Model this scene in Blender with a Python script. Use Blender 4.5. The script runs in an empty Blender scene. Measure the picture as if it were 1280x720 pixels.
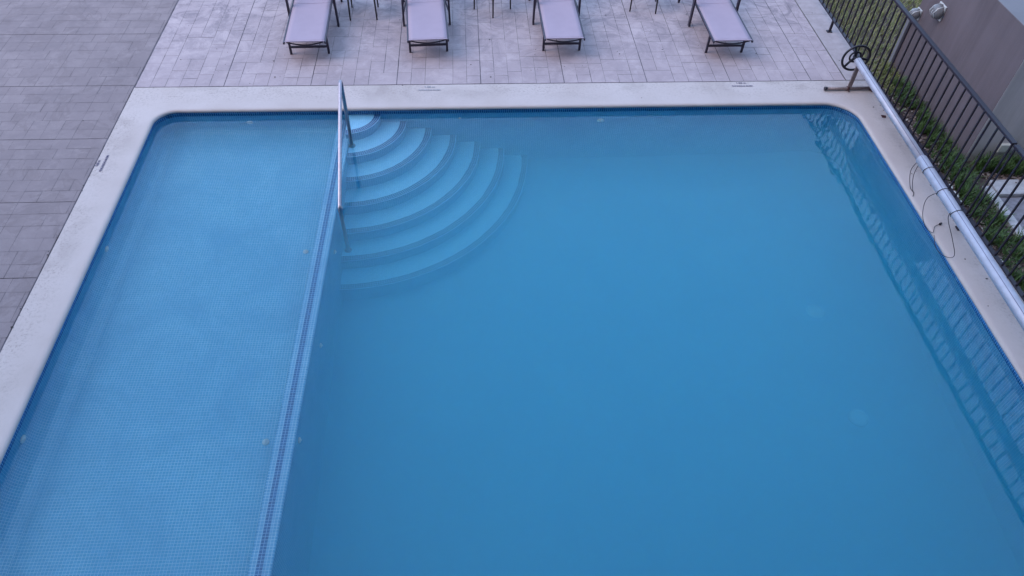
import bpy, bmesh, math, random
from mathutils import Vector, Matrix
random.seed(7)
R = math.radians
SC = bpy.context.scene
COL = SC.collection
# ------------------------------------------------------------------ camera (fitted to the photograph)
CAM = Vector((0, 0, 5.8)); F = 916.1; PITCH = 48.3627; YAW = 4.6952; ROLL = 2.07135
def make_camera():
    p, w, r = R(PITCH), R(YAW), R(ROLL)
    fw = Vector((math.sin(w)*math.cos(p), math.cos(w)*math.cos(p), -math.sin(p)))
    rt = Vector((math.cos(w), -math.sin(w), 0)); up = rt.cross(fw)
    rt2 = rt*math.cos(r)+up*math.sin(r); up2 = -rt*math.sin(r)+up*math.cos(r)
    cd = bpy.data.cameras.new('camera'); cam = bpy.data.objects.new('camera', cd)
    M = Matrix((rt2, up2, -fw)).transposed().to_4x4(); M.translation = CAM
    cam.matrix_world = M
    cd.sensor_width = 36; cd.lens = F/1280*36; cd.clip_end = 2000; cd.clip_start = .05
    COL.objects.link(cam); SC.camera = cam
make_camera()

# ------------------------------------------------------------------ materials
def newmat(name):
    m = bpy.data.materials.new(name); m.use_nodes = True
    nt = m.node_tree; b = nt.nodes['Principled BSDF']
    return m, nt, b
def N(nt, t, **kw):
    n = nt.nodes.new(t)
    for k, v in kw.items():
        if k in n.inputs: n.inputs[k].default_value = v
        else: setattr(n, k, v)
    return n
def ramp(nt, src, stops):
    n = nt.nodes.new('ShaderNodeValToRGB'); e = n.color_ramp.elements
    while len(e) < len(stops): e.new(.5)
    for i, (p, c) in enumerate(stops):
        e[i].position = p; e[i].color = (c, c, c, 1) if not isinstance(c, tuple) else (*c, 1)
    nt.links.new(src, n.inputs[0]); return n.outputs[0]
def mix(nt, fac, a, b, mode='MIX'):
    n = nt.nodes.new('ShaderNodeMix'); n.data_type = 'RGBA'; n.blend_type = mode
    for s, v in ((n.inputs[0], fac), (n.inputs[6], a), (n.inputs[7], b)):
        if isinstance(v, bpy.types.NodeSocket): nt.links.new(v, s)
        elif isinstance(v, tuple): s.default_value = (*v, 1)
        else: s.default_value = v
    return n.outputs[2]
def noise(nt, co, scale, detail=4, rough=.6, dist=0):
    n = N(nt, 'ShaderNodeTexNoise', Scale=scale, Detail=detail, Roughness=rough, Distortion=dist)
    nt.links.new(co, n.inputs['Vector']); return n.outputs['Fac']
def objco(nt): return nt.nodes.new('ShaderNodeTexCoord').outputs['Object']
def geopos(nt): return nt.nodes.new('ShaderNodeNewGeometry').outputs['Position']
def bump(nt, b, h, strength, dist=.01):
    n = N(nt, 'ShaderNodeBump', Strength=strength, Distance=dist)
    nt.links.new(h, n.inputs['Height']); nt.links.new(n.outputs[0], b.inputs['Normal'])

def plain(name, col, rough=.5, metal=0, var=.15, scale=20):
    m, nt, b = newmat(name)
    co = objco(nt); f = noise(nt, co, scale)
    f = ramp(nt, f, [(.3, 0.), (.7, 1.)])
    c2 = tuple(max(0, x*(1-var)) for x in col)
    nt.links.new(mix(nt, f, col, c2), b.inputs['Base Color'])
    b.inputs['Roughness'].default_value = rough; b.inputs['Metallic'].default_value = metal
    return m

def mat_paving(name, k, grime, tide):
    m, nt, b = newmat(name)
    sc = lambda r, g, b_: (r*k*1.04, g*k*.93, b_*k*.90)
    co = geopos(nt)
    isl = nt.nodes.new('ShaderNodeNewGeometry').outputs['Random Per Island']
    base = mix(nt, isl, sc(1.05, .93, 1.02), sc(1.18, 1.06, 1.15))
    big = ramp(nt, noise(nt, co, .9, 6, .65, .4), [(.36, 0.), (.68, 1.)])
    base = mix(nt, big, base, sc(.90, .80, .89))
    pale = ramp(nt, noise(nt, co, 3.5, 8, .7), [(.50, 0.), (.72, .6)])
    base = mix(nt, pale, base, sc(1.38, 1.26, 1.35))
    # dirt worn in where people walk to the loungers
    sep = nt.nodes.new('ShaderNodeSeparateXYZ'); nt.links.new(co, sep.inputs[0])
    far = N(nt, 'ShaderNodeMapRange'); far.inputs[1].default_value = 9.3; far.inputs[2].default_value = 11.4
    far.inputs[3].default_value = .25; nt.links.new(sep.outputs[1], far.inputs[0])
    gr = ramp(nt, noise(nt, co, 2.2, 9, .78, 1.0), [(.45, 0.), (.60, 1.)])
    mm = N(nt, 'ShaderNodeMath', operation='MULTIPLY'); nt.links.new(far.outputs[0], mm.inputs[0]); nt.links.new(gr, mm.inputs[1])
    m3 = N(nt, 'ShaderNodeMath', operation='MULTIPLY'); m3.inputs[1].default_value = grime; nt.links.new(mm.outputs[0], m3.inputs[0])
    base = mix(nt, m3.outputs[0], base, sc(.50, .45, .54))
    # brown-edged tide marks
    br = ramp(nt, noise(nt, co, 1.3, 7, .6, 2.2), [(.54, 0.), (.575, 1.), (.66, .25)])
    m4 = N(nt, 'ShaderNodeMath', operation='MULTIPLY'); m4.inputs[1].default_value = tide; nt.links.new(br, m4.inputs[0])
    base = mix(nt, m4.outputs[0], base, sc(.74, .63, .68))
    # lichen speckle
    sp = ramp(nt, noise(nt, co, 22, 8, .9), [(.30, .45), (.42, 1.)])
    base = mix(nt, 1.0, base, sp, 'MULTIPLY')
    nt.links.new(base, b.inputs['Base Color'])
    b.inputs['Roughness'].default_value = .8
    bump(nt, b, noise(nt, co, 45, 6, .7), .4, .004)
    return m
def mat_joint():
    m, nt, b = newmat('joint_sand')
    co = geopos(nt)
    f = ramp(nt, noise(nt, co, 3, 5, .7), [(.35, 0.), (.65, 1.)])
    nt.links.new(mix(nt, f, (.055, .042, .05), (.17, .15, .175)), b.inputs['Base Color'])
    b.inputs['Roughness'].default_value = .9
    return m
def mat_coping():
    m, nt, b = newmat('washed_concrete')
    co = geopos(nt)
    f = ramp(nt, noise(nt, co, 1.6, 5, .6), [(.35, 0.), (.7, 1.)])
    base = mix(nt, f, (.51, .43, .42), (.46, .38, .365))
    grit = ramp(nt, noise(nt, co, 30, 6, .85), [(.50, 0.), (.62, .85)])
    patch = ramp(nt, noise(nt, co, 2.2, 4, .6, .6), [(.38, .25), (.6, .8)])
    at = N(nt, 'ShaderNodeAttribute', attribute_name='edge')   # 0 at the pool nosing, 1 towards the terrace
    mm = N(nt, 'ShaderNodeMath', operation='MULTIPLY'); nt.links.new(grit, mm.inputs[0]); nt.links.new(patch, mm.inputs[1])
    m2 = N(nt, 'ShaderNodeMath', operation='MULTIPLY'); nt.links.new(mm.outputs[0], m2.inputs[0]); nt.links.new(at.outputs['Fac'], m2.inputs[1])
    base = mix(nt, m2.outputs[0], base, (.24, .185, .165))
    # rust-brown wash
    ru = ramp(nt, noise(nt, co, 1.1, 6, .6, 1), [(.48, 0.), (.68, .6)])
    m5 = N(nt, 'ShaderNodeMath', operation='MULTIPLY'); nt.links.new(ru, m5.inputs[0]); nt.links.new(at.outputs['Fac'], m5.inputs[1])
    base = mix(nt, m5.outputs[0], base, (.31, .25, .235))
    sp = ramp(nt, noise(nt, co, 14, 8, .85), [(.25, .0), (.29, 1.)])
    base = mix(nt, 1.0, base, mix(nt, sp, (.5, .45, .45), (1., 1., 1.)), 'MULTIPLY')
    nt.links.new(base, b.inputs['Base Color'])
    b.inputs['Roughness'].default_value = .7
    bump(nt, b, noise(nt, co, 70, 6, .75), .5, .004)
    return m
PITCH_T = .0285
def mat_render(name, col):
    m, nt, b = newmat(name); co = geopos(nt)
    mp = N(nt, 'ShaderNodeMapping'); mp.inputs['Scale'].default_value = (3.5, 3.5, .35); nt.links.new(co, mp.inputs[0])
    st = ramp(nt, noise(nt, mp.outputs[0], 1.6, 6, .65), [(.35, .82), (.6, 1.)])
    bl = ramp(nt, noise(nt, co, .9, 5, .6), [(.3, .86), (.7, 1.05)])
    c = mix(nt, 1., mix(nt, 1., col, st, 'MULTIPLY'), bl, 'MULTIPLY')
    nt.links.new(c, b.inputs['Base Color']); b.inputs['Roughness'].default_value = .9
    bump(nt, b, noise(nt, co, 60, 5, .7), .5, .004)
    return m
def mat_mosaic(name, c1, c2, grout, wear=None, mortar=.09, gvar=.0):
    m, nt, b = newmat(name)
    uv = nt.nodes.new('ShaderNodeUVMap').outputs[0]
    br = nt.nodes.new('ShaderNodeTexBrick'); br.offset = 0; br.squash = 1
    nt.links.new(uv, br.inputs['Vector'])
    for k, v in (('Scale', 1/PITCH_T), ('Mortar Size', mortar*.5), ('Mortar Smooth', .1), ('Brick Width', 1.), ('Row Height', 1.), ('Bias', 0.)):
        br.inputs[k].default_value = v
    br.inputs['Color1'].default_value = (*c1, 1); br.inputs['Color2'].default_value = (*c2, 1)
    br.inputs['Mortar'].default_value = (*grout, 1)
    co = geopos(nt)
    f = ramp(nt, noise(nt, co, 1.3, 6, .62, .7), [(.38, 0.), (.66, 1.)])
    out = br.outputs['Color']
    if wear: out = mix(nt, f, out, mix(nt, .5, out, wear))
    # sheets of tiles laid side by side: some seams show as paler lines
    if gvar:
        b2 = nt.nodes.new('ShaderNodeTexBrick'); b2.offset = 0.5; b2.squash = 1
        nt.links.new(uv, b2.inputs['Vector'])
        for k, v in (('Scale', 1/(PITCH_T*11)), ('Mortar Size', .009), ('Mortar Smooth', .2), ('Brick Width', 1.), ('Row Height', 1.), ('Bias', 0.)):
            b2.inputs[k].default_value = v
        sm = ramp(nt, noise(nt, co, 1.1, 4, .5), [(.5, 0.), (.58, gvar)])
        mm = N(nt, 'ShaderNodeMath', operation='MULTIPLY'); nt.links.new(b2.outputs['Fac'], mm.inputs[0]); nt.links.new(sm, mm.inputs[1])
        out = mix(nt, mm.outputs[0], out, grout)
    nt.links.new(out, b.inputs['Base Color'])
    b.inputs['Roughness'].default_value = .25
    return m
def mat_water():
    m = bpy.data.materials.new('pool_water'); m.use_nodes = True; nt = m.node_tree
    nt.nodes.remove(nt.nodes['Principled BSDF']); out = nt.nodes['Material Output']
    g = N(nt, 'ShaderNodeBsdfGlass', IOR=1.333, Roughness=0.0); g.inputs['Color'].default_value = (1, 1, 1, 1)
    co = geopos(nt)
    mp = N(nt, 'ShaderNodeMapping'); mp.inputs['Scale'].default_value = (1, .8, 0); nt.links.new(co, mp.inputs[0])
    a = noise(nt, mp.outputs[0], 4.5, 2, .5); c = noise(nt, mp.outputs[0], 1.3, 1, .5)
    # the far right corner is stirred (return jet), the near water lies calmer
    sep = nt.nodes.new('ShaderNodeSeparateXYZ'); nt.links.new(co, sep.inputs[0])
    mr = N(nt, 'ShaderNodeMapRange'); mr.inputs[1].default_value = 4.2; mr.inputs[2].default_value = 8.2
    mr.inputs[3].default_value = .3; mr.inputs[4].default_value = 1.1; nt.links.new(sep.outputs[1], mr.inputs[0])
    h = N(nt, 'ShaderNodeMath', operation='ADD'); nt.links.new(a, h.inputs[0]); nt.links.new(c, h.inputs[1])
    h2 = N(nt, 'ShaderNodeMath', operation='MULTIPLY'); nt.links.new(h.outputs[0], h2.inputs[0]); nt.links.new(mr.outputs[0], h2.inputs[1])
    bp = N(nt, 'ShaderNodeBump', Strength=1.0, Distance=.0035); nt.links.new(h2.outputs[0], bp.inputs['Height'])
    nt.links.new(bp.outputs[0], g.inputs['Normal']); nt.links.new(g.outputs[0], out.inputs['Surface'])
    ab = N(nt, 'ShaderNodeVolumeAbsorption', Density=ABS_D); ab.inputs['Color'].default_value = (*ABS_C, 1)
    sc = N(nt, 'ShaderNodeVolumeScatter', Density=SCAT_D); sc.inputs['Color'].default_value = (*SCAT_C, 1)
    ad = nt.nodes.new('ShaderNodeAddShader'); nt.links.new(ab.outputs[0], ad.inputs[0]); nt.links.new(sc.outputs[0], ad.inputs[1])
    nt.links.new(ad.outputs[0], out.inputs['Volume'])
    return m
ABS_D, ABS_C = .50, (.0, .85, .955)
SCAT_D, SCAT_C = .60, (.17, .74, .96)
def mat_leaf(name, cols):
    m, nt, b = newmat(name)
    isl = nt.nodes.new('ShaderNodeNewGeometry').outputs['Random Per Island']
    c = ramp(nt, isl, [(i/(len(cols)-1), c) for i, c in enumerate(cols)])
    nt.links.new(c, b.inputs['Base Color']); b.inputs['Roughness'].default_value = .6
    return m
MAT = dict(
    paving=mat_paving('stamped_paving_pale', .36, .85, .15), paving2=mat_paving('stamped_paving_grey', .210, .25, .38), joint=mat_joint(), coping=mat_coping(), water=mat_water(),
    mosaic=mat_mosaic('light_blue_mosaic', (.085, .30, .50), (.125, .36, .565), (.44, .65, .76), (.07, .25, .46), .12, .25),
    deep=mat_mosaic('deep_floor_mosaic', (.12, .37, .58), (.14, .39, .60), (.19, .43, .62), (.10, .33, .54), .10, 0),
    tread=mat_mosaic('lit_tread_mosaic', (.20, .51, .74), (.24, .56, .78), (.36, .65, .80), None, .10, 0),  # same tile as the risers, lightened here so the risers look shaded
    navy=mat_mosaic('navy_mosaic', (.002, .055, .20), (.005, .10, .30), (.20, .44, .66), None, .14),
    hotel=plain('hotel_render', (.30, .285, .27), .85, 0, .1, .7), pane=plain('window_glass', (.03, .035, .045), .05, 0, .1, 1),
    margin=plain('margin_concrete', (.40, .335, .35), .8, 0, .25, 7),
    fence=plain('fence_paint', (.016, .008, .020), .55, 0, .3, 30),
    lframe=plain('lounger_frame_paint', (.035, .026, .048), .4, 0, .3, 12),
    sling=plain('lavender_sling', (.37, .29, .36), .85, 0, .10, 2.2),
    stitch=plain('sling_stitching', (.36, .26, .325), .9, 0, .2, 30),
    crumb=plain('dark_crumbs', (.06, .045, .045), .9, 0, .5, 5),
    dark=plain('black_plastic', (.018, .014, .024), .4, 0, .3, 12),
    wood=plain('dark_table_leg', (.022, .013, .014), .45, 0, .4, 12),
    steel=plain('brushed_steel', (.42, .38, .43), .36, 1, .25, 40),
    alu=plain('anodised_tube', (.46, .45, .53), .48, .35, .16, 9),
    seam=plain('tube_seam', (.10, .08, .14), .5, 0, .2, 9),
    stand=plain('weathered_stand', (.30, .235, .235), .5, .4, .5, 18),
    rust=plain('rusty_clamp', (.10, .04, .045), .7, .2, .5, 60),
    wall=mat_render('mauve_render', (.150, .116, .128)),
    wallg=mat_render('grey_render', (.62, .56, .56)),
    roof=plain('pale_parapet', (.19, .18, .20), .8, 0, .15, 3),
    white=plain('white_plastic', (.62, .62, .62), .5, 0, .15, 30),
    kerb=plain('white_kerb_paint', (.50, .48, .50), .8, 0, .3, 14),
    path=plain('path_concrete', (.25, .235, .27), .9, 0, .35, 18),
    soil=plain('garden_soil', (.115, .078, .075), .95, 0, .6, 9),
    ground=plain('far_ground', (.20, .19, .16), .95, 0, .4, .6),
    cream=plain('cream_plastic', (.62, .61, .56), .5, 0, .1, 8),
    ink=plain('painted_letters', (.07, .06, .14), .7, 0, .3, 90),
    inkf=plain('faded_letters', (.31, .30, .35), .7, 0, .4, 90),
    drainbase=plain('drain_body_plastic', (.30, .56, .73), .5, 0, .1, 8),
    nose=mat_mosaic('nosing_mosaic', (.001, .03, .14), (.003, .055, .21), (.22, .46, .68), None, .17),
    drain=plain('drain_grate_plastic', (.48, .72, .84), .5, 0, .1, 8),
    glass=plain('frosted_shade', (.20, .19, .20), .25, 0, .2, 30),
    grass=mat_leaf('grass_blades', [(.10, .14, .03), (.22, .24, .07), (.36, .33, .15), (.14, .19, .05)]),
    plant=mat_leaf('strap_leaves', [(.025, .05, .016), (.05, .10, .022), (.085, .16, .03), (.04, .075, .02)]),
    litter=mat_leaf('dry_leaves', [(.16, .09, .07), (.28, .20, .17), (.10, .06, .05), (.42, .36, .33)]),
)
# ------------------------------------------------------------------ mesh helpers
class MB:
    def __init__(s): s.bm = bmesh.new(); s.uv = s.bm.loops.layers.uv.new('UVMap'); s.mats = []
    def face(s, pts, uvs=None, mi=0, smooth=False):
        vs = [s.bm.verts.new(p) for p in pts]; f = s.bm.faces.new(vs); f.material_index = mi; f.smooth = smooth
        if uvs:
            for l, u in zip(f.loops, uvs): l[s.uv].uv = u
        return f
    def box(s, c, d, rot=None, bev=0, mi=0):
        t = bmesh.new(); bmesh.ops.create_cube(t, size=1)
        bmesh.ops.scale(t, vec=d, verts=t.verts)
        if bev: bmesh.ops.bevel(t, geom=t.edges[:], offset=bev, segments=2, affect='EDGES', profile=.6)
        if rot is not None: bmesh.ops.transform(t, matrix=rot.to_4x4(), verts=t.verts)
        bmesh.ops.translate(t, vec=c, verts=t.verts); s.merge(t, mi); return s
    def merge(s, t, mi=0, smooth=False):
        for f in t.faces:
            f.material_index = mi
            if smooth: f.smooth = True
        me = bpy.data.meshes.new('tmp'); t.to_mesh(me); t.free(); s.bm.from_mesh(me); bpy.data.meshes.remove(me)
    def bar(s, a, b, w, h, bev=.003, mi=0, upv=Vector((0, 0, 1))):
        a, b = Vector(a), Vector(b); y = (b-a).normalized(); x = y.cross(upv)
        if x.length < 1e-4: x = Vector((1, 0, 0))
        x.normalize(); z = x.cross(y); M = Matrix((x, y, z)).transposed()
        return s.box((a+b)/2, (w, (b-a).length, h), M, bev, mi)
    def tube(s, pts, r, seg=12, caps=True, closed=False, mi=0):
        pts = [Vector(p) for p in pts]; n = len(pts); rs = r if isinstance(r, (list, tuple)) else [r]*n
        T = []
        for i in range(n):
            if closed: t = pts[(i+1) % n]-pts[i-1]
            else: t = pts[min(i+1, n-1)]-pts[max(i-1, 0)]
            T.append(t.normalized())
        u = T[0].orthogonal().normalized(); rings = []
        for i in range(n):
            if i: u = (u - T[i]*u.dot(T[i])).normalized()
            v = T[i].cross(u)
            rings.append([s.bm.verts.new(pts[i]+(u*math.cos(2*math.pi*k/seg)+v*math.sin(2*math.pi*k/seg))*rs[i]) for k in range(seg)])
        for i in range(n if closed else n-1):
            A, B = rings[i], rings[(i+1) % n]
            for k in range(seg):
                f = s.bm.faces.new((A[k], A[(k+1) % seg], B[(k+1) % seg], B[k])); f.smooth = True; f.material_index = mi
        if caps and not closed:
            s.bm.faces.new(rings[0][::-1]); s.bm.faces.new(rings[-1])
        return s
    def lathe(s, prof, seg=20, M=None, mi=0):   # profile of (r, z)
        M = M or Matrix(); rings = []
        for r, z in prof:
            rings.append([s.bm.verts.new(M @ Vector((r*math.cos(2*math.pi*k/seg), r*math.sin(2*math.pi*k/seg), z))) for k in range(seg)])
        for A, B in zip(rings, rings[1:]):
            for k in range(seg):
                f = s.bm.faces.new((A[k], A[(k+1) % seg], B[(k+1) % seg], B[k])); f.smooth = True; f.material_index = mi
        s.bm.faces.new(rings[0][::-1]); s.bm.faces.new(rings[-1]); return s
    def obj(s, name, mats, parent=None, norm=True):
        if norm: bmesh.ops.recalc_face_normals(s.bm, faces=s.bm.faces[:])
        me = bpy.data.meshes.new(name); s.bm.to_mesh(me); s.bm.free()
        for m in (mats if isinstance(mats, (list, tuple)) else [mats]): me.materials.append(MAT[m])
        o = bpy.data.objects.new(name, me); COL.objects.link(o)
        if parent: o.parent = parent
        return o
def tag(o, label=None, cat=None, group=None, kind=None):
    for k, v in (('label', label), ('category', cat), ('group', group), ('kind', kind)):
        if v: o[k] = v
    return o
def thing(name, label, cat, loc=(0, 0, 0), rz=0, group=None):
    o = bpy.data.objects.new(name, None); COL.objects.link(o); o.location = loc; o.rotation_euler = (0, 0, rz)
    o.empty_display_size = .1
    return tag(o, label, cat, group)
def children(o): return [c for c in bpy.data.objects if c.parent == o]
def copy_tree(o, parent=None):
    c = o.copy(); COL.objects.link(c)
    if parent: c.parent = parent
    for ch in children(o): copy_tree(ch, c)
    return c
def struct(o): o['kind'] = 'structure'; return o

# ------------------------------------------------------------------ layout numbers (metres, terrace at z = 0)
XL, XR, YN, YF = -4.125, 5.371, .55, 8.457          # pool walls
OXL, OXR, OYN, OYF = -4.545, 5.90, .13, 8.974       # outer edge of the coping
WL = -.10                                            # water level
def rrect(inset, n=14, rads=(.30, .42, .40, .40)):
    """closed path of the pool edge, counter-clockwise from far-left; returns (point, outward direction, corner id)"""
    x0, x1, y0, y1 = XL-inset, XR+inset, YN-inset, YF+inset
    out = []
    cs = [((x0, y1), (1, -1), rads[0], 90), ((x0, y0), (1, 1), rads[2], 180), ((x1, y0), (-1, 1), rads[3], 270), ((x1, y1), (-1, -1), rads[1], 0)]
    for (cx, cy), (sx, sy), r, a0 in cs:
        r = r+inset; ox, oy = cx+sx*r, cy+sy*r
        for k in range(n+1):
            a = R(a0+90*k/n); out.append((Vector((ox+r*math.cos(a), oy+r*math.sin(a))), Vector((math.cos(a), math.sin(a)))))
    return out
def densify(path, step):
    out = []
    n = len(path)
    for i in range(n):
        (p, d), (q, e) = path[i], path[(i+1) % n]
        L = (q-p).length; m = max(1, int(L/step))
        for k in range(m): out.append((p.lerp(q, k/m), d if m == 1 else d.lerp(e, k/m).normalized()))
    return out

# ---- ground sheet (with the hole of the pool)
def ring_sheet(name, inner, outer, z, mat):
    m = MB(); (a, b, c, d), (A, B, C, D) = inner, outer
    for x0, x1, y0, y1 in ((A, a, C, D), (b, B, C, D), (a, b, C, c), (a, b, d, D)):
        m.face([(x0, y0, z), (x1, y0, z), (x1, y1, z), (x0, y1, z)])
    return m.obj(name, mat)
struct(ring_sheet('ground', (OXL+.01, OXR-.01, OYN+.01, OYF-.01), (-400, 400, -400, 400), -.035, 'ground'))

# ---- paving: stamped panels, one mesh of pavers over one dark joint sheet
def pavers(name, x0, x1, y0, y1, along, cuts, rows=6, z=0, mat='paving'):
    """rows run along axis `along`; cuts = positions of the expansion joints on the other axis"""
    m = MB(); g = .0024 if mat == 'paving2' else .0032
    for c0, c1 in zip(cuts, cuts[1:]):
        h = (c1-c0)/rows; s0, s1 = (x0, x1) if along == 'x' else (y0, y1)
        cell = .10; ncol = int(math.ceil((s1-s0)/cell)); used = [[False]*ncol for _ in range(rows)]
        for r in range(rows):
            k = 0
            while k < ncol:
                if used[r][k]: k += 1; continue
                L = random.choice((2, 2, 3, 3, 4) if mat == 'paving' else (2, 2, 2, 3)); L = min(L, ncol-k)
                while any(used[r][k:k+L]): L -= 1
                hh = 2 if (r+1 < rows and random.random() < (.10 if mat == 'paving' else .05) and L >= 3 and not any(used[r+1][k:k+L])) else 1
                for rr in range(hh):
                    for q in range(L): used[r+rr][k+q] = True
                a0, a1 = s0+k*cell, min(s0+(k+L)*cell, s1)
                b0, b1 = c0+r*h, c0+(r+hh)*h
                e0 = .005 if r == 0 else g*random.uniform(.3, 1); e1 = .005 if r+hh == rows else g*random.uniform(.3, 1)
                ga, gb = g*random.uniform(.2, 1), g*random.uniform(.2, 1)
                a0 += ga; a1 -= gb; b0 += e0; b1 -= e1
                if a1-a0 > .02:
                    j = lambda: random.uniform(-.0015, .0015)
                    P = [(a0+j(), b0+j()), (a1+j(), b0+j()), (a1+j(), b1+j()), (a0+j(), b1+j())]
                    if along == 'y': P = [(q, p) for p, q in P][::-1]
                    m.face([(p, q, z) for p, q in P])
                k += L
    return struct(m.obj(name, mat, norm=False))
JX = .013
yc = [-3.28+1.193*i for i in range(0, 15)]
yc = [9.03+(i-10)*1.193 for i in range(0, 11)]+[10.40, 11.6, 12.8, 14.0]       # joints near 9.03, 7.84, 6.65, 5.45 ...
pavers('terrace_paving', -14, OXL-JX, yc[0], yc[-1], 'x', yc, mat='paving2')
xc = [OXL+.004, -3.35, -2.165, -.98, .195, 1.375, 2.56, 3.765, 4.95, 5.46]
for a, b, rws in ((0, 8, 6),):
    pavers('poolside_paving', 0, 0, OYF+JX, 14.2, 'y', xc[:9], 6)
pavers('poolside_paving', 0, 0, OYF+JX, 14.2, 'y', xc[8:10], 3)
pavers('near_paving', 0, 0, -3.0, OYN-JX, 'y', xc[:9], 6)
m = MB()   # joint bed under the pavers, 4 mm lower
for x0, x1, y0, y1 in ((-14, OXL+.012, -3.5, 14.3), (OXL+.012, 5.46, OYF-.012, 14.3), (OXL+.012, 5.46, -3.5, OYN+.012)):
    m.face([(x0, y0, -.004), (x1, y0, -.004), (x1, y1, -.004), (x0, y1, -.004)])
struct(m.obj('joint_bed', 'joint'))
m = MB()   # smooth margin strip along the fence
y = OYF+JX
while y < 14:
    y2 = y+1.9; m.face([(5.468, y+.003, 0), (5.90, y+.003, 0), (5.90, y2-.003, 0), (5.468, y2-.003, 0)]); y = y2
struct(m.obj('margin_strip', 'margin', norm=False))

# ---- coping: bull-nosed band round the pool
def make_coping():
    m = MB(); path = densify(rrect(0), .25); n = len(path)
    at = m.bm.verts.layers.float.new('edge')
    prof = [(.03, -.06, 0), (.0, -.058, 0), (-.022, -.045, 0), (-.028, -.028, 0), (-.02, -.010, 0), (.0, -.002, 0), (.03, 0.0, 0), (.12, .0, .3)]
    def outer(p, d):
        # ray from the edge point outwards to the outer rectangle
        t = []
        if d.x > 1e-6: t.append((OXR-p.x)/d.x)
        if d.x < -1e-6: t.append((OXL-p.x)/d.x)
        if d.y > 1e-6: t.append((OYF-p.y)/d.y)
        if d.y < -1e-6: t.append((OYN-p.y)/d.y)
        return p+d*min(t)
    rings = []
    for i, (p, d) in enumerate(path):
        row = []
        wob = .004*math.sin(i*1.7)+.003*math.sin(i*.61)
        for off, z, e in prof:
            v = m.bm.verts.new((p.x+d.x*off, p.y+d.y*off, z+(wob*.35 if z < -.02 else 0))); v[at] = e; row.append(v)
        o = outer(p, d); mid = p.lerp(o, .62)
        for q, z in ((mid, 0), (o, 0), (o, -.05)):
            v = m.bm.verts.new((q.x, q.y, z)); v[at] = 1; row.append(v)
        rings.append(row)
    for i in range(n):
        A, B = rings[i], rings[(i+1) % n]
        for k in range(len(A)-1):
            try: f = m.bm.faces.new((A[k], A[k+1], B[k+1], B[k])); f.smooth = k < 7
            except ValueError: pass
    # outer corners of the rectangle
    for cx, cy in ((OXL, OYF), (OXL, OYN), (OXR, OYF), (OXR, OYN)):
        best = []
        for r in rings:
            v = r[-2].co
            best.append(((v.x-cx)**2+(v.y-cy)**2, v))
        s = sorted([v for v in best if abs(v[1].x-cx) < 1e-5], key=lambda t: t[0])[:1]
        t = sorted([v for v in best if abs(v[1].y-cy) < 1e-5], key=lambda t: t[0])[:1]
        if s and t and (s[0][1]-t[0][1]).length > 1e-4:
            vs = [m.bm.verts.new(s[0][1]), m.bm.verts.new((cx, cy, 0)), m.bm.verts.new(t[0][1])]
            for v in vs: v[at] = 1
            f = m.bm.faces.new(vs)
    bmesh.ops.remove_doubles(m.bm, verts=m.bm.verts[:], dist=1e-5)
    return m.obj('pool_coping', 'coping')
coping = struct(make_coping())

def text_mark(lines, loc, rz, mat, parent):
    m = MB()
    for body, size, dy, sx in lines:
        cu = bpy.data.curves.new('marking', 'FONT'); cu.body = body; cu.size = size; cu.align_x = 'CENTER'; cu.offset = .0012
        cu.resolution_u = 3
        o = bpy.data.objects.new('marking', cu); COL.objects.link(o)
        dg = bpy.context.evaluated_depsgraph_get(); me = bpy.data.meshes.new_from_object(o.evaluated_get(dg))
        t = bmesh.new(); t.from_mesh(me); bmesh.ops.scale(t, vec=(sx, 1, 1), verts=t.verts); bmesh.ops.translate(t, vec=(0, dy, 0), verts=t.verts)
        m.merge(t); bpy.data.objects.remove(o); bpy.data.curves.remove(cu); bpy.data.meshes.remove(me)
    bmesh.ops.transform(m.bm, matrix=Matrix.Translation(loc) @ Matrix.Rotation(rz, 4, 'Z'), verts=m.bm.verts)
    o = m.obj('depth_marking', mat, parent, norm=False); return o
L2 = [('1.50 m', .056, .050, .95), ('PROFUNDIDAD MAXIMA', .040, -.020, .68)]
text_mark(L2, (3.905, 8.865, .004), 0, 'ink', coping)['label'] = 'dark blue depth marking on the far coping'
text_mark([('0.60 m', .055, .050, .75), ('PROFUNDIDAD MAXIMA', .042, -.022, .68)], (-4.455, 7.34, .004), R(90), 'ink', coping)['label'] = 'dark blue depth marking on the left coping'
text_mark(L2, (-.52, 8.845, .004), 0, 'inkf', coping)['label'] = 'faded depth marking behind the steps'

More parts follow.
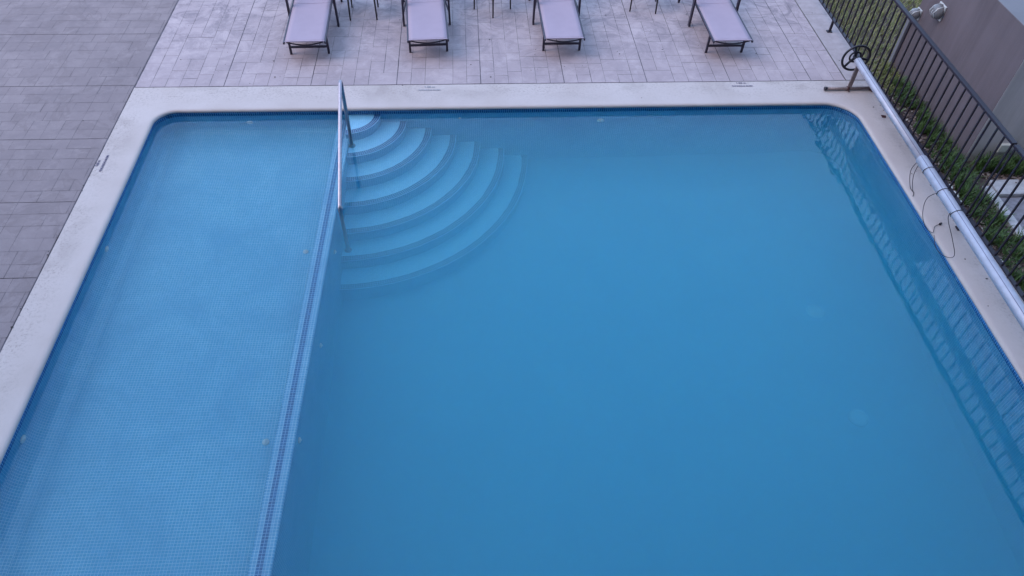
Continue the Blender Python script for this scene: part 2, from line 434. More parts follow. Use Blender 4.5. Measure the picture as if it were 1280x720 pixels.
# ---- basin (walls + floors) with light-blue mosaic, waterline band in navy
XD0, XD1, ZD = -1.80, -1.605, -.27      # divider
def floor_z(x, y): return -1.50-.75*max(0, min(1, (8.2-y)/7.7))
def make_basin():
    m = MB(); path = densify(rrect(0), .5); n = len(path); u = 0
    for i in range(n):
        p, q = path[i][0], path[(i+1) % n][0]; L = (q-p).length
        a, b = -.133, -2.6
        m.face([(p.x, p.y, a), (q.x, q.y, a), (q.x, q.y, b), (p.x, p.y, b)], [(u, a), (u+L, a), (u+L, b), (u, b)], smooth=False); u += L
    # deep floor, sloping
    N_ = 10
    for i in range(N_):
        y0 = YN-.2+(YF+.4-YN)*i/N_; y1 = YN-.2+(YF+.4-YN)*(i+1)/N_
        m.face([(XD1-.14, y0, floor_z(0, y0)), (XR+.2, y0, floor_z(0, y0)), (XR+.2, y1, floor_z(0, y1)), (XD1-.14, y1, floor_z(0, y1))],
               [(XD1, y0), (XR+.2, y0), (XR+.2, y1), (XD1, y1)], mi=1)
    # shallow floor
    zs = ZSH
    m.face([(XL-.2, YN-.2, zs), (XD0+.07, YN-.2, zs), (XD0+.07, YF+.2, zs), (XL-.2, YF+.2, zs)], [(XL-.2, YN-.2), (XD0, YN-.2), (XD0, YF+.2), (XL-.2, YF+.2)])
    # coved foot along the left wall, far wall and divider of the shallow part
    def cove(p0, p1, inward, r, zf, zg=None, mi=0):
        zg = zf if zg is None else zg
        p0, p1, iw = Vector(p0), Vector(p1), Vector(inward); L = (p1-p0).length
        K = 8
        for k in range(K):
            a0, a1 = math.pi/2*k/K, math.pi/2*(k+1)/K
            f = lambda a: (r-r*math.sin(math.pi/2-a)*1 if False else r*(1-math.cos(a)), r*(1-math.sin(a)))
            (d0, h0), (d1, h1) = f(a0), f(a1)
            A = (p0.x+iw.x*d0, p0.y+iw.y*d0, zf+h0); B = (p1.x+iw.x*d0, p1.y+iw.y*d0, zg+h0)
            C = (p1.x+iw.x*d1, p1.y+iw.y*d1, zg+h1); D = (p0.x+iw.x*d1, p0.y+iw.y*d1, zf+h1)
            m.face([A, B, C, D], [(0, r*a0), (L, r*a0), (L, r*a1), (0, r*a1)], mi=mi, smooth=True)
    cove((XL, YN), (XL, YF), (1, 0), .22, zs+.001)
    cove((XL, YF), (XD0, YF), (0, -1), .10, zs+.001)
    fz = lambda y: floor_z(0, y)+.004
    return m.obj('pool_basin', ['mosaic', 'deep'], norm=True)
ZSH = -.55
basin = struct(make_basin())
def make_band():
    m = MB(); path = densify(rrect(-.002), .5); n = len(path); u = 0; a, b = -.019, -.133
    for i in range(n):
        p, q = path[i][0], path[(i+1) % n][0]; L = (q-p).length
        m.face([(p.x, p.y, a), (q.x, q.y, a), (q.x, q.y, b), (p.x, p.y, b)], [(u, 0), (u+L, 0), (u+L, -.114), (u, -.114)]); u += L
    o = m.obj('waterline_tiles', 'navy', basin); o['label'] = 'navy blue mosaic band at the waterline'
make_band()
def skew(y): return (y-6.4)*.0195
def make_divider():
    t = thing('divider_wall', 'low underwater divider wall of pale mosaic between shallow and deep pool', 'pool divider', ((XD0+XD1)/2, 4.5, floor_z(0, 4.5)))
    M = t.matrix_basis; off = Vector(t.location)
    m = MB()
    P = lambda x, y, z: (x-off.x+skew(y), y-off.y, z-off.z)
    y0, y1, zb = YN-.1, YF+.02, -2.5; r = .018
    prof = [(XD0, zb), (XD0, ZD-r), (XD0+r*.3, ZD-r*.3), (XD0+r, ZD), (XD1-r, ZD), (XD1-r*.3, ZD-r*.3), (XD1, ZD-r), (XD1, zb)]
    u = 0
    for (xa, za), (xb, zb_) in zip(prof, prof[1:]):
        L = math.hypot(xb-xa, zb_-za)
        m.face([P(xa, y0, za), P(xb, y0, zb_), P(xb, y1, zb_), P(xa, y1, za)], [(u, y0), (u+L, y0), (u+L, y1), (u, y1)], smooth=False); u += L
    m.obj('wall_body', 'mosaic', t)
    m = MB(); xa = (XD0+XD1)/2-PITCH_T-.004; xb = xa+2*PITCH_T
    m.face([P(xa, y0, ZD+.003), P(xb, y0, ZD+.003), P(xb, y1, ZD+.003), P(xa, y1, ZD+.003)], [(0, y0), (2*PITCH_T, y0), (2*PITCH_T, y1), (0, y1)])
    m.obj('navy_stripe', 'navy', t)
make_divider()
# ---- the seven quarter-round steps
def make_steps():
    t = thing('corner_steps', 'seven quarter-round underwater steps of pale mosaic with navy nosings', 'pool steps', (XD1, YF, -1.5))
    SEG = 48; r0, dr, d0, dd = .435, .337, .039, .2108
    for i in range(7):
        ri = 0 if i == 0 else r0+(i-1)*dr; ro = r0+i*dr; z = WL-d0-i*dd+1.5; zn = z-dd if i < 6 else -.2
        bw = 3*PITCH_T; rb = ro-bw
        ang = lambda k: math.pi/2*k/SEG
        pt = lambda r, a, zz: (r*math.cos(a)-.01, -r*math.sin(a)+.01, zz)
        m = MB(); m2 = MB()
        for k in range(SEG):
            a, b = ang(k), ang(k+1); ua, ub = a*ro, b*ro
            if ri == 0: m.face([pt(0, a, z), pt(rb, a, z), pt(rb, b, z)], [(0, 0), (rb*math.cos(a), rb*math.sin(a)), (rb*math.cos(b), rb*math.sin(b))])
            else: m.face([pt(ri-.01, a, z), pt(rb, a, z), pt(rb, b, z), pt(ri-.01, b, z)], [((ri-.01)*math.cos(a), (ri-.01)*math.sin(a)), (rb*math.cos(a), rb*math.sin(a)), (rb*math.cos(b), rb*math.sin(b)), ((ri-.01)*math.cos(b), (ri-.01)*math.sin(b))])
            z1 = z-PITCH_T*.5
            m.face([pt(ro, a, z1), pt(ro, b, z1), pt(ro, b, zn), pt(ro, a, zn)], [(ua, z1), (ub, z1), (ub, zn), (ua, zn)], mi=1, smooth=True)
            # nosing: two rows on the tread, half-rounded lip
            rl = ro+.004
            m2.face([pt(rb, a, z+.001), pt(ro-.006, a, z+.002), pt(ro-.006, b, z+.002), pt(rb, b, z+.001)], [(ua, 0), (ua, bw), (ub, bw), (ub, 0)])
            m2.face([pt(ro-.006, a, z+.002), pt(rl, a, z-.006), pt(rl, b, z-.006), pt(ro-.006, b, z+.002)], [(ua, 0.0), (ua, .002), (ub, .002), (ub, 0.0)])
            m2.face([pt(rl, a, z-.006), pt(rl-.001, a, z1-.002), pt(rl-.001, b, z1-.002), pt(rl, b, z-.006)], [(ua, 0), (ua, .015), (ub, .015), (ub, 0)])
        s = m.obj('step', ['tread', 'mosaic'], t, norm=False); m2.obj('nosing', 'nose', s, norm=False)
make_steps()

# ---- water body
def make_water():
    m = MB(); x0, x1, y0, y1, zt, zb = XL-.09, XR+.09, YN-.09, YF+.09, WL, -2.8
    m.box(((x0+x1)/2, (y0+y1)/2, (zt+zb)/2), (x1-x0, y1-y0, zt-zb))
    return struct(m.obj('water', 'water'))
make_water()

# ---- wall inlets and floor drains
def inlet(loc, axis, label, r=.042):
    q = Vector((0, 0, 1)).rotation_difference(Vector(axis))
    t = thing('water_inlet', label, 'pool inlet', loc, 0, 'round water inlets of the pool'); t.rotation_mode = 'QUATERNION'; t.rotation_quaternion = q
    m = MB(); m.lathe([(r, -.01), (r, .008), (r*.85, .014), (r*.45, .016)], 20); m.obj('ring_flange', 'white', t)
    m = MB(); m.lathe([(r*.42, .0), (r*.42, .020), (r*.2, .026)], 14); m.obj('nozzle', 'white', t)
inlet((XL, 6.08, -.31), (1, 0, 0), 'white round inlet on the left wall of the pool, farther one')
inlet((XL, 3.64, -.28), (1, 0, 0), 'white round inlet on the left wall of the pool, nearer one')
inlet((-2.95, YF, -.33), (0, -1, 0), 'white round inlet on the far wall of the shallow part')
inlet((1.85, YF, -.40), (0, -1, 0), 'white round inlet on the far wall of the deep part', .05)
inlet((-.11, YF, -.27), (0, -1, 0), 'tiny white fitting on the far wall above the steps', .018)
inlet((XD1, 6.14, -.6), (1, 0, 0), 'small white inlet on the divider wall beside the lower steps', .03)
inlet((XD1+skew(4.84), 4.84, -.72), (1, 0, 0), 'small white inlet on the divider wall, middle of three facing the deep water', .03)
inlet((XD1+skew(3.6), 3.60, -.45), (1, 0, 0), 'small white inlet on the divider wall, nearest to the camera', .03)
inlet((-1.93, 6.12, ZSH+.002), (0, 0, 1), 'white floor inlet in the shallow part, level with the foot of the handrail', .032)
inlet((-1.985, 3.63, ZSH+.002), (0, 0, 1), 'white floor inlet in the shallow part, nearer the camera', .034)
def drain(x, y, label):
    z = floor_z(x, y); t = thing('floor_drain', label, 'pool drain', (x, y, z+.002), 0, 'round floor drains of the deep pool')
    m = MB(); m.lathe([(.112, -.004), (.112, .006), (.10, .014), (.09, .014)], 32); m.obj('drain_rim', 'drainbase', t)
    m = MB()
    for r in (.03, .055, .08):
        m.tube([(r*math.cos(a*math.pi/12), r*math.sin(a*math.pi/12), .018) for a in range(24)], .006, 6, closed=True)
    m.obj('grate', 'drain', t)
drain(4.26, 5.62, 'pale round drain on the deep pool floor, the farther of two')
drain(4.32, 4.17, 'pale round drain on the deep pool floor, the nearer of two')

# ---- handrail of the steps
def arc_pts(a, c, b, r, n=7):
    """round the corner c between a and b with radius r"""
    a, b, c = Vector(a), Vector(b), Vector(c); u, v = (a-c).normalized(), (b-c).normalized()
    ang = u.angle(v); d = r/math.tan(ang/2); p, q = c+u*d, c+v*d; o = c+(u+v).normalized()*(r/math.sin(ang/2))
    out = []
    for k in range(n+1):
        w = (p-o).lerp(q-o, k/n).normalized()*r; out.append(o+w)
    return out
def make_handrail():
    t = thing('handrail', 'stainless steel handrail standing on the curved pool steps', 'handrail', (-1.535, 7.93, -.35))
    off = Vector(t.location); P = lambda x, y, z: Vector((x, y, z))-off
    foot, top, bend, foot2 = P(-1.535, 7.93, -.35), P(-1.535, 7.915, .80), P(-1.525, 6.50, -.045), P(-1.53, 6.53, -1.19)
    m = MB(); pts = [foot]+arc_pts(foot, top, bend, .05, 9)+arc_pts(top, bend, foot2, .03, 6)+[foot2]
    m.tube(pts, .0225, 14); m.obj('rail_tube', 'steel', t)
    for f in (foot, foot2):
        m = MB(); m.lathe([(.045, -.002), (.045, .008), (.03, .016), (.026, .03)], 18, Matrix.Translation(f)); m.obj('base_flange', 'steel', t)
    m = MB(); c = bend+Vector((0, .02, -.03)); m.lathe([(.026, -.025), (.029, -.02), (.029, .02), (.026, .025)], 16, Matrix.Translation(c)); m.obj('joint_sleeve', 'steel', t)
make_handrail()

# ---- fence
def make_fence():
    X = 5.693; y0, y1 = 1.6, 12.6
    t = thing('railing_fence', 'dark purple-black metal railing with thin vertical bars beside the pool', 'fence', (X, 5.9, 0)); off = Vector(t.location)
    P = lambda x, y, z: Vector((x, y, z))-off
    for a, b in ((y0, 5.877), (5.900, y1)):
        m = MB(); m.box(P(X, (a+b)/2, 1.205), (.058, b-a, .030), bev=.006); m.obj('top_rail', 'fence', t)
        m = MB(); m.box(P(X, (a+b)/2, .198), (.050, b-a, .016), bev=.003); m.obj('bottom_rail', 'fence', t)
    ys = [5.925+.1493*k for k in range(0, 45)]+[5.857-.1493*k for k in range(0, 28)]
    m = MB(); m.bar((0, 0, 0), (0, 0, .985), .018, .018, .002); proto = m.obj('baluster', 'fence', t)
    first = True
    for yy in ys:
        o = proto if first else proto.copy()
        if not first: COL.objects.link(o); o.parent = t
        first = False; o.location = P(X, yy, .206)
    for yy in (10.34, 5.888, 2.2):
        m = MB(); m.box(P(X, yy, .093), (.032, .032, .192), bev=.002); m.box(P(X-.004, yy, .006), (.08, .07, .012), bev=.002); m.obj('post_foot', 'fence', t)
make_fence()

# ---- cover roller
def make_reel():
    t = thing('cover_roller', 'long silvery pool cover roller with black handwheel along the right coping', 'pool cover roller', (5.40, 8.73, 0)); off = Vector(t.location)
    P = lambda x, y, z: Vector((x, y, z))-off
    A, B = Vector((5.405, 8.80, .425)), Vector((5.30, 1.3, .40))
    ax = (B-A).normalized()
    at = lambda d: A+ax*d-off
    m = MB(); m.tube([at(.0), at(.02), at(2.22)], .050, 28); m.obj('inner_tube', 'alu', t)
    m = MB(); m.tube([at(2.14), at(2.15), at(7.3)], [.054, .062, .062], 28); m.obj('outer_tube', 'alu', t)
    m = MB()   # grooves running along the tubes
    for ang, r, d0, d1 in ((R(62), .0502, .02, 2.15), (R(62), .0622, 2.16, 7.3), (R(150), .0622, 2.16, 7.3)):
        dv = Vector((-math.cos(ang), 0, math.sin(ang)))*r
        m.bar(at(d0)+dv, at(d1)+dv, .0035, .0035, 0)
    m.obj('tube_groove', 'seam', t)
    # stands: floor bar, leg, clamps
    for yy, xs in ((8.73, 0), (1.8, -.10)):
        s = MB(); s.tube([P(5.06+xs, yy, .032), P(5.80+xs, yy, .032)], .024, 14); st = s.obj('stand_foot', 'stand', t)
        s = MB(); s.bar(P(5.40+xs, yy, .04), P(5.40+xs, yy, .385), .055, .026, .003, upv=Vector((0, 1, 0))); s.obj('stand_leg', 'stand', st)
        for cx in (5.06, 5.385, 5.72):
            s = MB()
            if cx == 5.06: s.tube([P(cx+xs-.012, yy, .032), P(cx+xs+.02, yy, .032)], .028, 14); s.obj('end_cap', 'dark', st)
            else:
                s.tube([P(cx+xs-.016, yy, .032), P(cx+xs+.016, yy, .032)], .031, 14)
                s.tube([P(cx+xs, yy-.06, .02), P(cx+xs, yy+.05, .02)], .010, 8); s.obj('clamp', 'rust', st)
    # handwheel: outer ring, inner ring, hub, three spokes (in the plane square to the tube)
    C = A-ax*.07-off; ux = Vector((1, 0, 0)); ux = (ux-ax*ux.dot(ax)).normalized(); uz = ax.cross(ux)
    ring = lambda r, n=48, o=0: [C+(ux*math.cos(2*math.pi*k/n)+uz*math.sin(2*math.pi*k/n))*r-ax*o for k in range(n)]
    m = MB(); m.tube(ring(.185), .0165, 10, closed=True); w = m.obj('handwheel', 'dark', t)
    m = MB(); m.tube(ring(.075, 32, .03), .013, 8, closed=True); m.obj('inner_ring', 'dark', w)
    for k in range(3):
        a = R(90+120*k+20); d = ux*math.cos(a)+uz*math.sin(a)
        m = MB(); m.tube([C-ax*.02, C+d*.09-ax*.02, C+d*.185], [.020, .018, .016], 8); m.obj('spoke', 'dark', w)
    m = MB(); m.tube([C-ax*.05, C+ax*.07], .028, 16); m.obj('hub', 'dark', w)
    # black elastic straps: loop round the tube, then a loose tail lying on the coping
    def around(d, r=.0645):
        c = at(d); return [c+(ux*math.cos(2*math.pi*k/20)+uz*math.sin(2*math.pi*k/20))*r+ax*.012*math.sin(2*math.pi*k/20) for k in range(20)]
    def smooth(pts, n=6):
        pts = [Vector(p) for p in pts]; out = []
        for i in range(len(pts)-1):
            p0, p1, p2, p3 = pts[max(i-1, 0)], pts[i], pts[i+1], pts[min(i+2, len(pts)-1)]
            for k in range(n):
                s = k/n; out.append(.5*((2*p1)+(p2-p0)*s+(2*p0-5*p1+4*p2-p3)*s*s+(3*p1-p0-3*p2+p3)*s**3))
        return out+[pts[-1]]
    for d in (2.36, 2.74, 3.10):
        m = MB(); m.tube(around(d), .004, 8, closed=True); m.obj('strap_loop', 'dark', t)
    Q = lambda *p: P(*p)
    m = MB(); m.tube(smooth([Q(5.42, 6.02, .478), Q(5.33, 6.03, .45), Q(5.26, 6.10, .30), Q(5.24, 6.02, .14), Q(5.27, 5.90, .03), Q(5.33, 5.82, .010), Q(5.40, 5.92, .012), Q(5.48, 5.955, .010)]), .0036, 7)
    m.tube([Q(5.475, 5.955, .014), Q(5.50, 5.968, .014)], .014, 10); m.obj('strap_tail', 'dark', t)
    m = MB(); m.tube(smooth([Q(5.42, 5.70, .478), Q(5.33, 5.72, .455), Q(5.29, 5.70, .36), Q(5.32, 5.52, .22), Q(5.36, 5.40, .08), Q(5.34, 5.42, .01), Q(5.27, 5.50, .006), Q(5.27, 5.62, .006), Q(5.33, 5.78, .010)]), .0036, 7); m.obj('strap_tail', 'dark', t)
    m = MB(); m.tube(smooth([Q(5.36, 6.63, .36), Q(5.38, 6.64, .18), Q(5.42, 6.60, .02), Q(5.40, 6.50, .006), Q(5.37, 6.46, .006)]), .0036, 7)
    m.tube(smooth([Q(5.35, 6.66, .37), Q(5.36, 6.7, .2), Q(5.40, 6.62, .02), Q(5.41, 6.52, .006)]), .0036, 7); m.obj('strap_tail', 'dark', t)
make_reel()
m = MB(); m.box((0, 0, .010), (.05, .03, .02), bev=.004); m.tube([(-.04, 0, .022), (.015, 0, .022)], .009, 10)
o = m.obj('anchor_bracket', 'rust'); o.location = (5.66, 8.08, 0); o.rotation_euler = (0, 0, R(-12)); tag(o, 'small rusty bracket lying on the coping under the roller', 'bracket')

# ---- sun loungers
def make_lounger():
    t = thing('sun_lounger', '', 'sun lounger', (0, 0, 0), 0, 'sun loungers in a row along the far side of the pool')
    W, H, L = .285, .325, 1.30     # half width, height, flat part length (foot end at y = 0, head towards +y)
    m = MB()   # sling: thin fabric sheet sagging between the side rails
    nx, ny = 8, 16
    for i in range(nx):
        for j in range(ny):
            def pt(a, b, up=1):
                x = -W+.012+2*(W-.012)*a/nx; y = L*b/ny; s = -.012*math.sin(math.pi*a/nx)*min(1, (b/ny)*6+.15)
                return (x, y, H+.008+s)
            m.face([pt(i, j), pt(i+1, j), pt(i+1, j+1), pt(i, j+1)], smooth=True)
    bmesh.ops.remove_doubles(m.bm, verts=m.bm.verts[:], dist=1e-5)
    g = bmesh.ops.solidify(m.bm, geom=m.bm.faces[:], thickness=.004)
    for yy in (1.12,):
        m.tube([(-W+.02+(2*W-.04)*k/8, yy, H+.0105-.012*math.sin(math.pi*k/8)) for k in range(9)], .0012, 6, mi=1)
    m.obj('sling', ['sling', 'stitch'], t)
    m = MB(); m.box((0, .012, H+.010), (2*W-.02, .022, .012), bev=.004); m.obj('front_hem', 'sling', t)
    for s in (-1, 1):
        m = MB(); m.bar((s*W, -.012, H-.006), (s*W, L, H-.006), .022, .034, .004); m.obj('side_rail', 'lframe', t)
        m = MB(); m.bar((s*(W-.015), .235, H-.01), (s*(W-.015), .25, 0), .032, .03, .004, upv=Vector((0, 1, 0))); m.obj('front_leg', 'lframe', t)
        # broad arm leg outside the seat and armrest above it
        m = MB(); m.bar((s*.352, 1.03, 0), (s*.345, 1.02, .53), .03, .062, .005, upv=Vector((0, 1, 0))); m.obj('arm_leg', 'lframe', t)
        m = MB(); m.bar((s*.345, 1.0, .545), (s*.345, 1.62, .57), .055, .024, .006); m.obj('armrest', 'lframe', t)
        m = MB(); m.bar((s*W, 1.26, H-.01), (s*.345, 1.05, .20), .02, .03, .003); m.obj('side_brace', 'lframe', t)
        m = MB(); m.bar((s*.345, 1.62, .56), (s*.345, 1.80, 0), .03, .045, .005, upv=Vector((0, 1, 0))); m.obj('rear_leg', 'lframe', t)
    m = MB(); m.bar((-W+.02, .245, .115), (W-.02, .245, .115), .024, .03, .003); m.obj('cross_bar', 'lframe', t)
    m = MB(); m.tube([(-W*.9+W*1.8*k/12, .03+.03*0, H-.014-.045*math.sin(math.pi*k/12)) for k in range(13)], .010, 8); m.obj('bowed_stay', 'lframe', t)
    # raised back rest, beyond the picture's edge
    m = MB(); c, s_ = math.cos(R(38)), math.sin(R(38))
    for i in range(6):
        a, b = .75*i/6, .75*(i+1)/6
        m.face([(-W+.012, L+a*c, H+.008+a*s_), (W-.012, L+a*c, H+.008+a*s_), (W-.012, L+b*c, H+.008+b*s_), (-W+.012, L+b*c, H+.008+b*s_)])
    bmesh.ops.remove_doubles(m.bm, verts=m.bm.verts[:], dist=1e-5); bmesh.ops.solidify(m.bm, geom=m.bm.faces[:], thickness=.004)
    bk = m.obj('backrest_sling', 'sling', t)
    m = MB()
    for s in (-1, 1): m.bar((s*W, L, H), (s*W, L+.76*c, H+.76*s_), .022, .034, .004)
    m.bar((-W, L+.76*c, H+.76*s_), (W, L+.76*c, H+.76*s_), .022, .034, .004); m.obj('backrest_frame', 'lframe', bk)
    return t
LO = make_lounger()
spots = [(-2.265, 9.56, 1.6, 'lavender sling lounger with dark frame, first from the left, above the shallow part'),
         (-.535, 9.59, 3.2, 'lavender sling lounger with dark frame behind the curved steps, second from the left'),
         (1.42, 9.60, .8, 'lavender sling lounger with dark frame, third from the left, above the deep part'),
         (3.86, 9.51, .6, 'lavender sling lounger with dark frame, last on the right, towards the railing')]
for i, (x, y, a, lab) in enumerate(spots):
    o = LO if i == 0 else copy_tree(LO)
    o.location = (x, y, 0); o.rotation_euler = (0, 0, R(a)); o['label'] = lab
# ---- side tables between them (only the legs reach into the picture)
def make_table():
    t = thing('side_table', '', 'side table', (0, 0, 0), 0, 'small dark side tables between the loungers')
    m = MB(); m.box((0, 0, .50), (.46, .46, .022), bev=.006); m.obj('tabletop', 'wood', t)
    m = MB(); m.box((0, 0, .468), (.40, .40, .04), bev=.003); m.obj('apron', 'wood', t)
    for sx in (-1, 1):
        for sy in (-1, 1):
            m = MB(); m.tube([(sx*.205, sy*.205, 0), (sx*.195, sy*.195, .47)], [.011, .015], 10); m.obj('leg', 'wood', t)
    return t
TB = make_table()
for i, (x, y, a, lab) in enumerate([(-1.58, 10.98, 1.5, 'dark side table between the first and second lounger, four thin legs showing'),
                                     (.435, 11.11, 45, 'dark side table turned cornerwise between the second and third lounger'),
                                     (2.88, 11.17, -11, 'dark side table between the third and fourth lounger, slightly turned')]):
    o = TB if i == 0 else copy_tree(TB)
    o.location = (x, y, 0); o.rotation_euler = (0, 0, R(a)); o['label'] = lab

# ---- garden strip, path, wall beyond the railing
m = MB(); m.face([(5.90, -2, -.02), (14, -2, -.02), (14, 16, -.02), (5.90, 16, -.02)]); struct(m.obj('garden_soil', 'soil'))
m = MB(); m.face([(6.42, 1, -.012), (9, 1, -.012), (9, 6.42, -.012), (6.42, 6.42, -.012)]); struct(m.obj('path', 'path'))
m = MB(); m.box((6.36, 3.85, .0), (.115, 5.5, .06), bev=.008); o = m.obj('path_kerb', 'kerb'); tag(o, 'long white painted kerb running beside the garden path', 'kerb')
m = MB(); m.box((7.75, 6.57, .0), (2.62, .27, .07), bev=.01); o = m.obj('end_kerb', 'kerb'); tag(o, 'broad white kerb across the end of the garden path', 'kerb')
def make_wall():
    x0, x1, y0, y1, zt = 6.33, 10.0, 7.14, 9.40, 1.74
    t = thing('garden_wall', 'tall mauve rendered wall block with a paler grey end beyond the railing', 'wall', (x0, y0, 0)); off = Vector(t.location)
    m = MB(); c = (Vector(((x0+x1)/2, (y0+y1)/2, (zt-.1)/2-.02))-off)
    m.box(c, (x1-x0, y1-y0, zt+.06), bev=.012)
    for f in m.bm.faces:
        n = f.normal
        if n.y < -.9: f.material_index = 1
        if n.z > .9: f.material_index = 2
    m.obj('rendered_wall', ['wall', 'wallg', 'roof'], t)
    m = MB(); m.box(Vector((x0-.02, y1+.02, .40))-off, (.07, .07, .9), bev=.008); m.obj('corner_pier', 'roof', t)
make_wall()
def lamp(x, y, z, label, s=1.0):
    t = thing('wall_lamp', label, 'wall lamp', (x, y, z), 0, 'bulkhead lamps on the mauve wall')
    m = MB(); m.box((-.012, 0, 0), (.024, .17*s, .20*s), bev=.008); m.obj('back_plate', 'white', t)
    m = MB(); M = Matrix.Rotation(R(-90), 4, 'Y') @ Matrix.Rotation(R(45), 4, 'Z')
    m.lathe([(.10*s, .02), (.105*s, .05), (.085*s, .10), (.05*s, .125)], 8, M); m.obj('shade', 'glass', t)
    m = MB()
    for a in (-.05, 0, .05): m.tube([(-.02, a*s, -.09*s), (-.10, a*s, -.06*s), (-.135, a*s, 0), (-.10, a*s, .06*s), (-.02, a*s, .09*s)], .006, 6)
    m.obj('guard', 'white', t)
lamp(6.33, 8.90, 1.09, 'caged grey wall lamp high on the mauve wall, nearer one')
lamp(6.33, 9.33, .83, 'small pale wall lamp at the far corner of the mauve wall', .7)
m = MB(); m.box((6.76, 7.12, .20), (.155, .05, .12), bev=.01); tag(m.obj('cover_box', 'cream'), 'cream rectangular box low on the grey end of the wall', 'utility box')

def blades(name, regions, mat, label, cat):
    m = MB()
    for (x0, x1, y0, y1, n, h, w, lean) in regions:
        for _ in range(n):
            x, y = random.uniform(x0, x1), random.uniform(y0, y1)
            a = random.uniform(0, 2*math.pi); hh = h*random.uniform(.5, 1.2); ww = w*random.uniform(.6, 1.3)
            d = Vector((math.cos(a), math.sin(a), 0)); s = Vector((-d.y, d.x, 0)); L = lean*random.uniform(.3, 1.3)*hh
            p0 = Vector((x, y, -.02)); p1 = p0+Vector((0, 0, hh*.6))+d*L*.35; p2 = p0+Vector((0, 0, hh))+d*L
            v = [m.bm.verts.new(q) for q in (p0-s*ww/2, p0+s*ww/2, p1+s*ww*.42, p1-s*ww*.42, p2)]
            m.bm.faces.new((v[0], v[1], v[2], v[3])); m.bm.faces.new((v[3], v[2], v[4]))
    o = m.obj(name, mat, norm=False); return tag(o, label, cat, kind='stuff')
blades('grass', [(5.92, 8.6, 9.5, 13.5, 15000, .09, .008, .9), (5.92, 6.3, 8.6, 9.5, 1100, .08, .008, .9)], 'grass', 'yellowish green rough grass behind the railing at the top right', 'grass')
reg = []
for _ in range(310):      # clumps of strap leaves
    y = random.uniform(2.5, 8.9); x = random.uniform(5.93, 6.30)
    if y > 7.0 and x < 6.08 and random.random() < .6: continue
    reg.append((x-.045, x+.045, y-.045, y+.045, random.randint(14, 28), random.uniform(.08, .16 if y > 7 else .19), .011, .85))
for _ in range(45):
    x = random.uniform(6.4, 7.9); y = random.uniform(6.85, 7.05); reg.append((x-.04, x+.04, y-.04, y+.04, 30, random.uniform(.14, .22), .012, .7))
for _ in range(26):
    x = random.uniform(6.05, 6.30); y = random.uniform(6.5, 9.2); reg.append((x-.05, x+.05, y-.05, y+.05, 24, .13, .011, .8))
blades('border_plants', reg, 'plant', 'dark green strap leaved ground cover at the foot of the railing', 'ground cover')
m = MB()
for _ in range(2600):
    k = random.random()
    if k < .8: x, y = random.uniform(5.9, 6.31), random.uniform(2.5, 9.6)
    else: x, y = random.uniform(6.4, 8.2), random.gauss(6.80, .07)
    if 6.31 < x < 6.42: continue
    a = random.uniform(0, 6.28); l, w = random.uniform(.012, .04), random.uniform(.006, .016); z = -.012+random.uniform(0, .018)+(.05 if (6.44 < y < 6.70 and x > 6.43) else 0)
    c, s = math.cos(a), math.sin(a); tz = random.uniform(-.008, .012)
    m.face([(x-c*l, y-s*l, z), (x+s*w, y-c*w, z+tz), (x+c*l, y+s*l, z+tz), (x-s*w, y+c*w, z)])
tag(m.obj('leaf_litter', 'litter', norm=False), 'brown dry leaves scattered over the garden soil', 'leaf litter', kind='stuff')
m = MB()      # crumbs of soil and leaf on the paving and coping
for _ in range(150):
    k = random.random()
    if k < .45: x, y = random.uniform(-4.4, 5.8), random.uniform(8.55, 11.8)
    elif k < .65: x, y = random.uniform(5.42, 5.86), random.uniform(3.5, 12)
    elif k < .8: x, y = OXL-.01+random.gauss(0, .015), random.uniform(3, 9)
    else: x, y = random.uniform(-9, -4.2), random.uniform(4, 11)
    a = random.uniform(0, 6.28); r = random.choice((.005, .006, .008, .012)); z = .006
    P_ = [(x+r*random.uniform(.6, 1.5)*math.cos(a+i*1.05), y+r*random.uniform(.5, 1.2)*math.sin(a+i*1.05), z+random.uniform(-.002, .003)) for i in range(6)]
    m.face(P_)
tag(m.obj('debris', 'crumb', norm=False), 'tiny dark crumbs of soil and leaf strewn over paving and coping', 'debris', kind='stuff')
# white chips of stone at the foot of the fence
for i, (x, y, s) in enumerate(((5.83, 6.62, .035), (5.83, 6.47, .05), (5.83, 6.33, .028), (5.83, 5.35, .018))):
    t_ = bmesh.new(); bmesh.ops.create_icosphere(t_, subdivisions=2, radius=1)
    for v in t_.verts: v.co *= random.uniform(.75, 1.1)
    bmesh.ops.scale(t_, vec=(s*.5, s*1.3, s*.3), verts=t_.verts); m = MB(); m.merge(t_)
    o = m.obj('white_stone', 'white'); o.location = (x+.09, y, .015)
    tag(o, ['white stone chip in the border behind the railing, farthest of the row', 'largest white stone chip in the border behind the railing', 'small white stone chip next to the largest one behind the railing', 'tiny white stone chip in the border well below the others'][i], 'stone', 'white stone chips behind the railing')

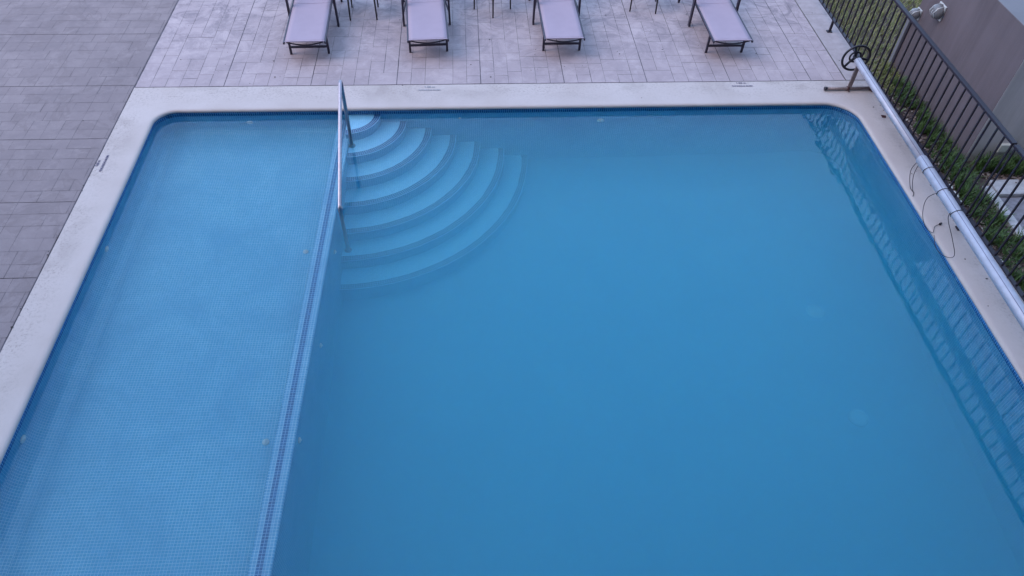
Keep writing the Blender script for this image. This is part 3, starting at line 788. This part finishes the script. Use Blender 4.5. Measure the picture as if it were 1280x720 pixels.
# ---- the hotel front from whose balconies the photograph was taken (unseen, behind the camera; made extra tall to shade the pool)
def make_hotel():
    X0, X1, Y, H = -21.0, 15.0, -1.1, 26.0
    t = thing('hotel_building', 'pale rendered hotel front with rows of windows unseen behind the camera, with wing and slabs added for shade', 'building', (X0, Y, 0)); off = Vector(t.location)
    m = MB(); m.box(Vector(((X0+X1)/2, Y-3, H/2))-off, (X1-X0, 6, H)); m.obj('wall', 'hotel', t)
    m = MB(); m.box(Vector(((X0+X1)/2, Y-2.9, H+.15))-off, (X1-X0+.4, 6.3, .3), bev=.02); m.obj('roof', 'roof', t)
    m = MB(); m.box(Vector((12.5, -1.5, 11))-off, (8, 10, 22)); m.obj('shade_wing', 'hotel', t)  # unseen wing, added to block sky light from the right
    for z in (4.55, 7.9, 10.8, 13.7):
        m = MB(); m.box(Vector((-1, -.42 if z > 5 else -.68, z))-off, (26, 1.5 if z > 5 else .9, .18), bev=.02); m.obj('added_balcony_slab', 'hotel', t)  # upper slabs added out of view to darken the near water
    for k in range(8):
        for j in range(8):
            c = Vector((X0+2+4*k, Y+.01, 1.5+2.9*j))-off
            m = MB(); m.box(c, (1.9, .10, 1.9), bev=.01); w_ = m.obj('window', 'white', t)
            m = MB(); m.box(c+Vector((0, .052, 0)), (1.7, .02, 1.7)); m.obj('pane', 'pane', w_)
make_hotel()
# ------------------------------------------------------------------ light
w = bpy.data.worlds.new('World'); SC.world = w; w.use_nodes = True; nt = w.node_tree
SUN_EL, SUN_AZ = 45, 250      # azimuth clockwise from +y
sky = nt.nodes.new('ShaderNodeTexSky'); sky.sky_type = 'NISHITA'; sky.sun_disc = False
sky.sun_elevation = R(SUN_EL); sky.sun_rotation = R(SUN_AZ); sky.air_density = 1.0; sky.dust_density = 2.5; sky.ozone_density = 2.0
bg = nt.nodes['Background']; bg.inputs[1].default_value = .15
hs = nt.nodes.new('ShaderNodeHueSaturation'); hs.inputs['Saturation'].default_value = 1.0
nt.links.new(sky.outputs[0], hs.inputs['Color'])
# thin even cloud over the whole sky
nt.links.new(mix(nt, .72, hs.outputs[0], (3.6, 5.45, 8.5)), bg.inputs[0])
ld = bpy.data.lights.new('sun', 'SUN'); ld.energy = .9; ld.angle = R(40); ld.color = (1, .80, .74)
lo = bpy.data.objects.new('sun', ld); COL.objects.link(lo)
el, az = R(SUN_EL), R(SUN_AZ)
d = -Vector((math.sin(az)*math.cos(el), math.cos(az)*math.cos(el), math.sin(el)))
lo.rotation_euler = d.to_track_quat('-Z', 'Y').to_euler()
SC.view_settings.view_transform = 'Standard'; SC.view_settings.look = 'None'; SC.view_settings.exposure = 1.0; SC.view_settings.gamma = 1
SC.cycles.use_denoising = True
SC.cycles.max_bounces = 16; SC.cycles.transmission_bounces = 10; SC.cycles.volume_bounces = 8; SC.cycles.diffuse_bounces = 4
SC.cycles.sample_clamp_indirect = 8; SC.cycles.caustics_refractive = True; SC.cycles.caustics_reflective = True; SC.cycles.blur_glossy = .5
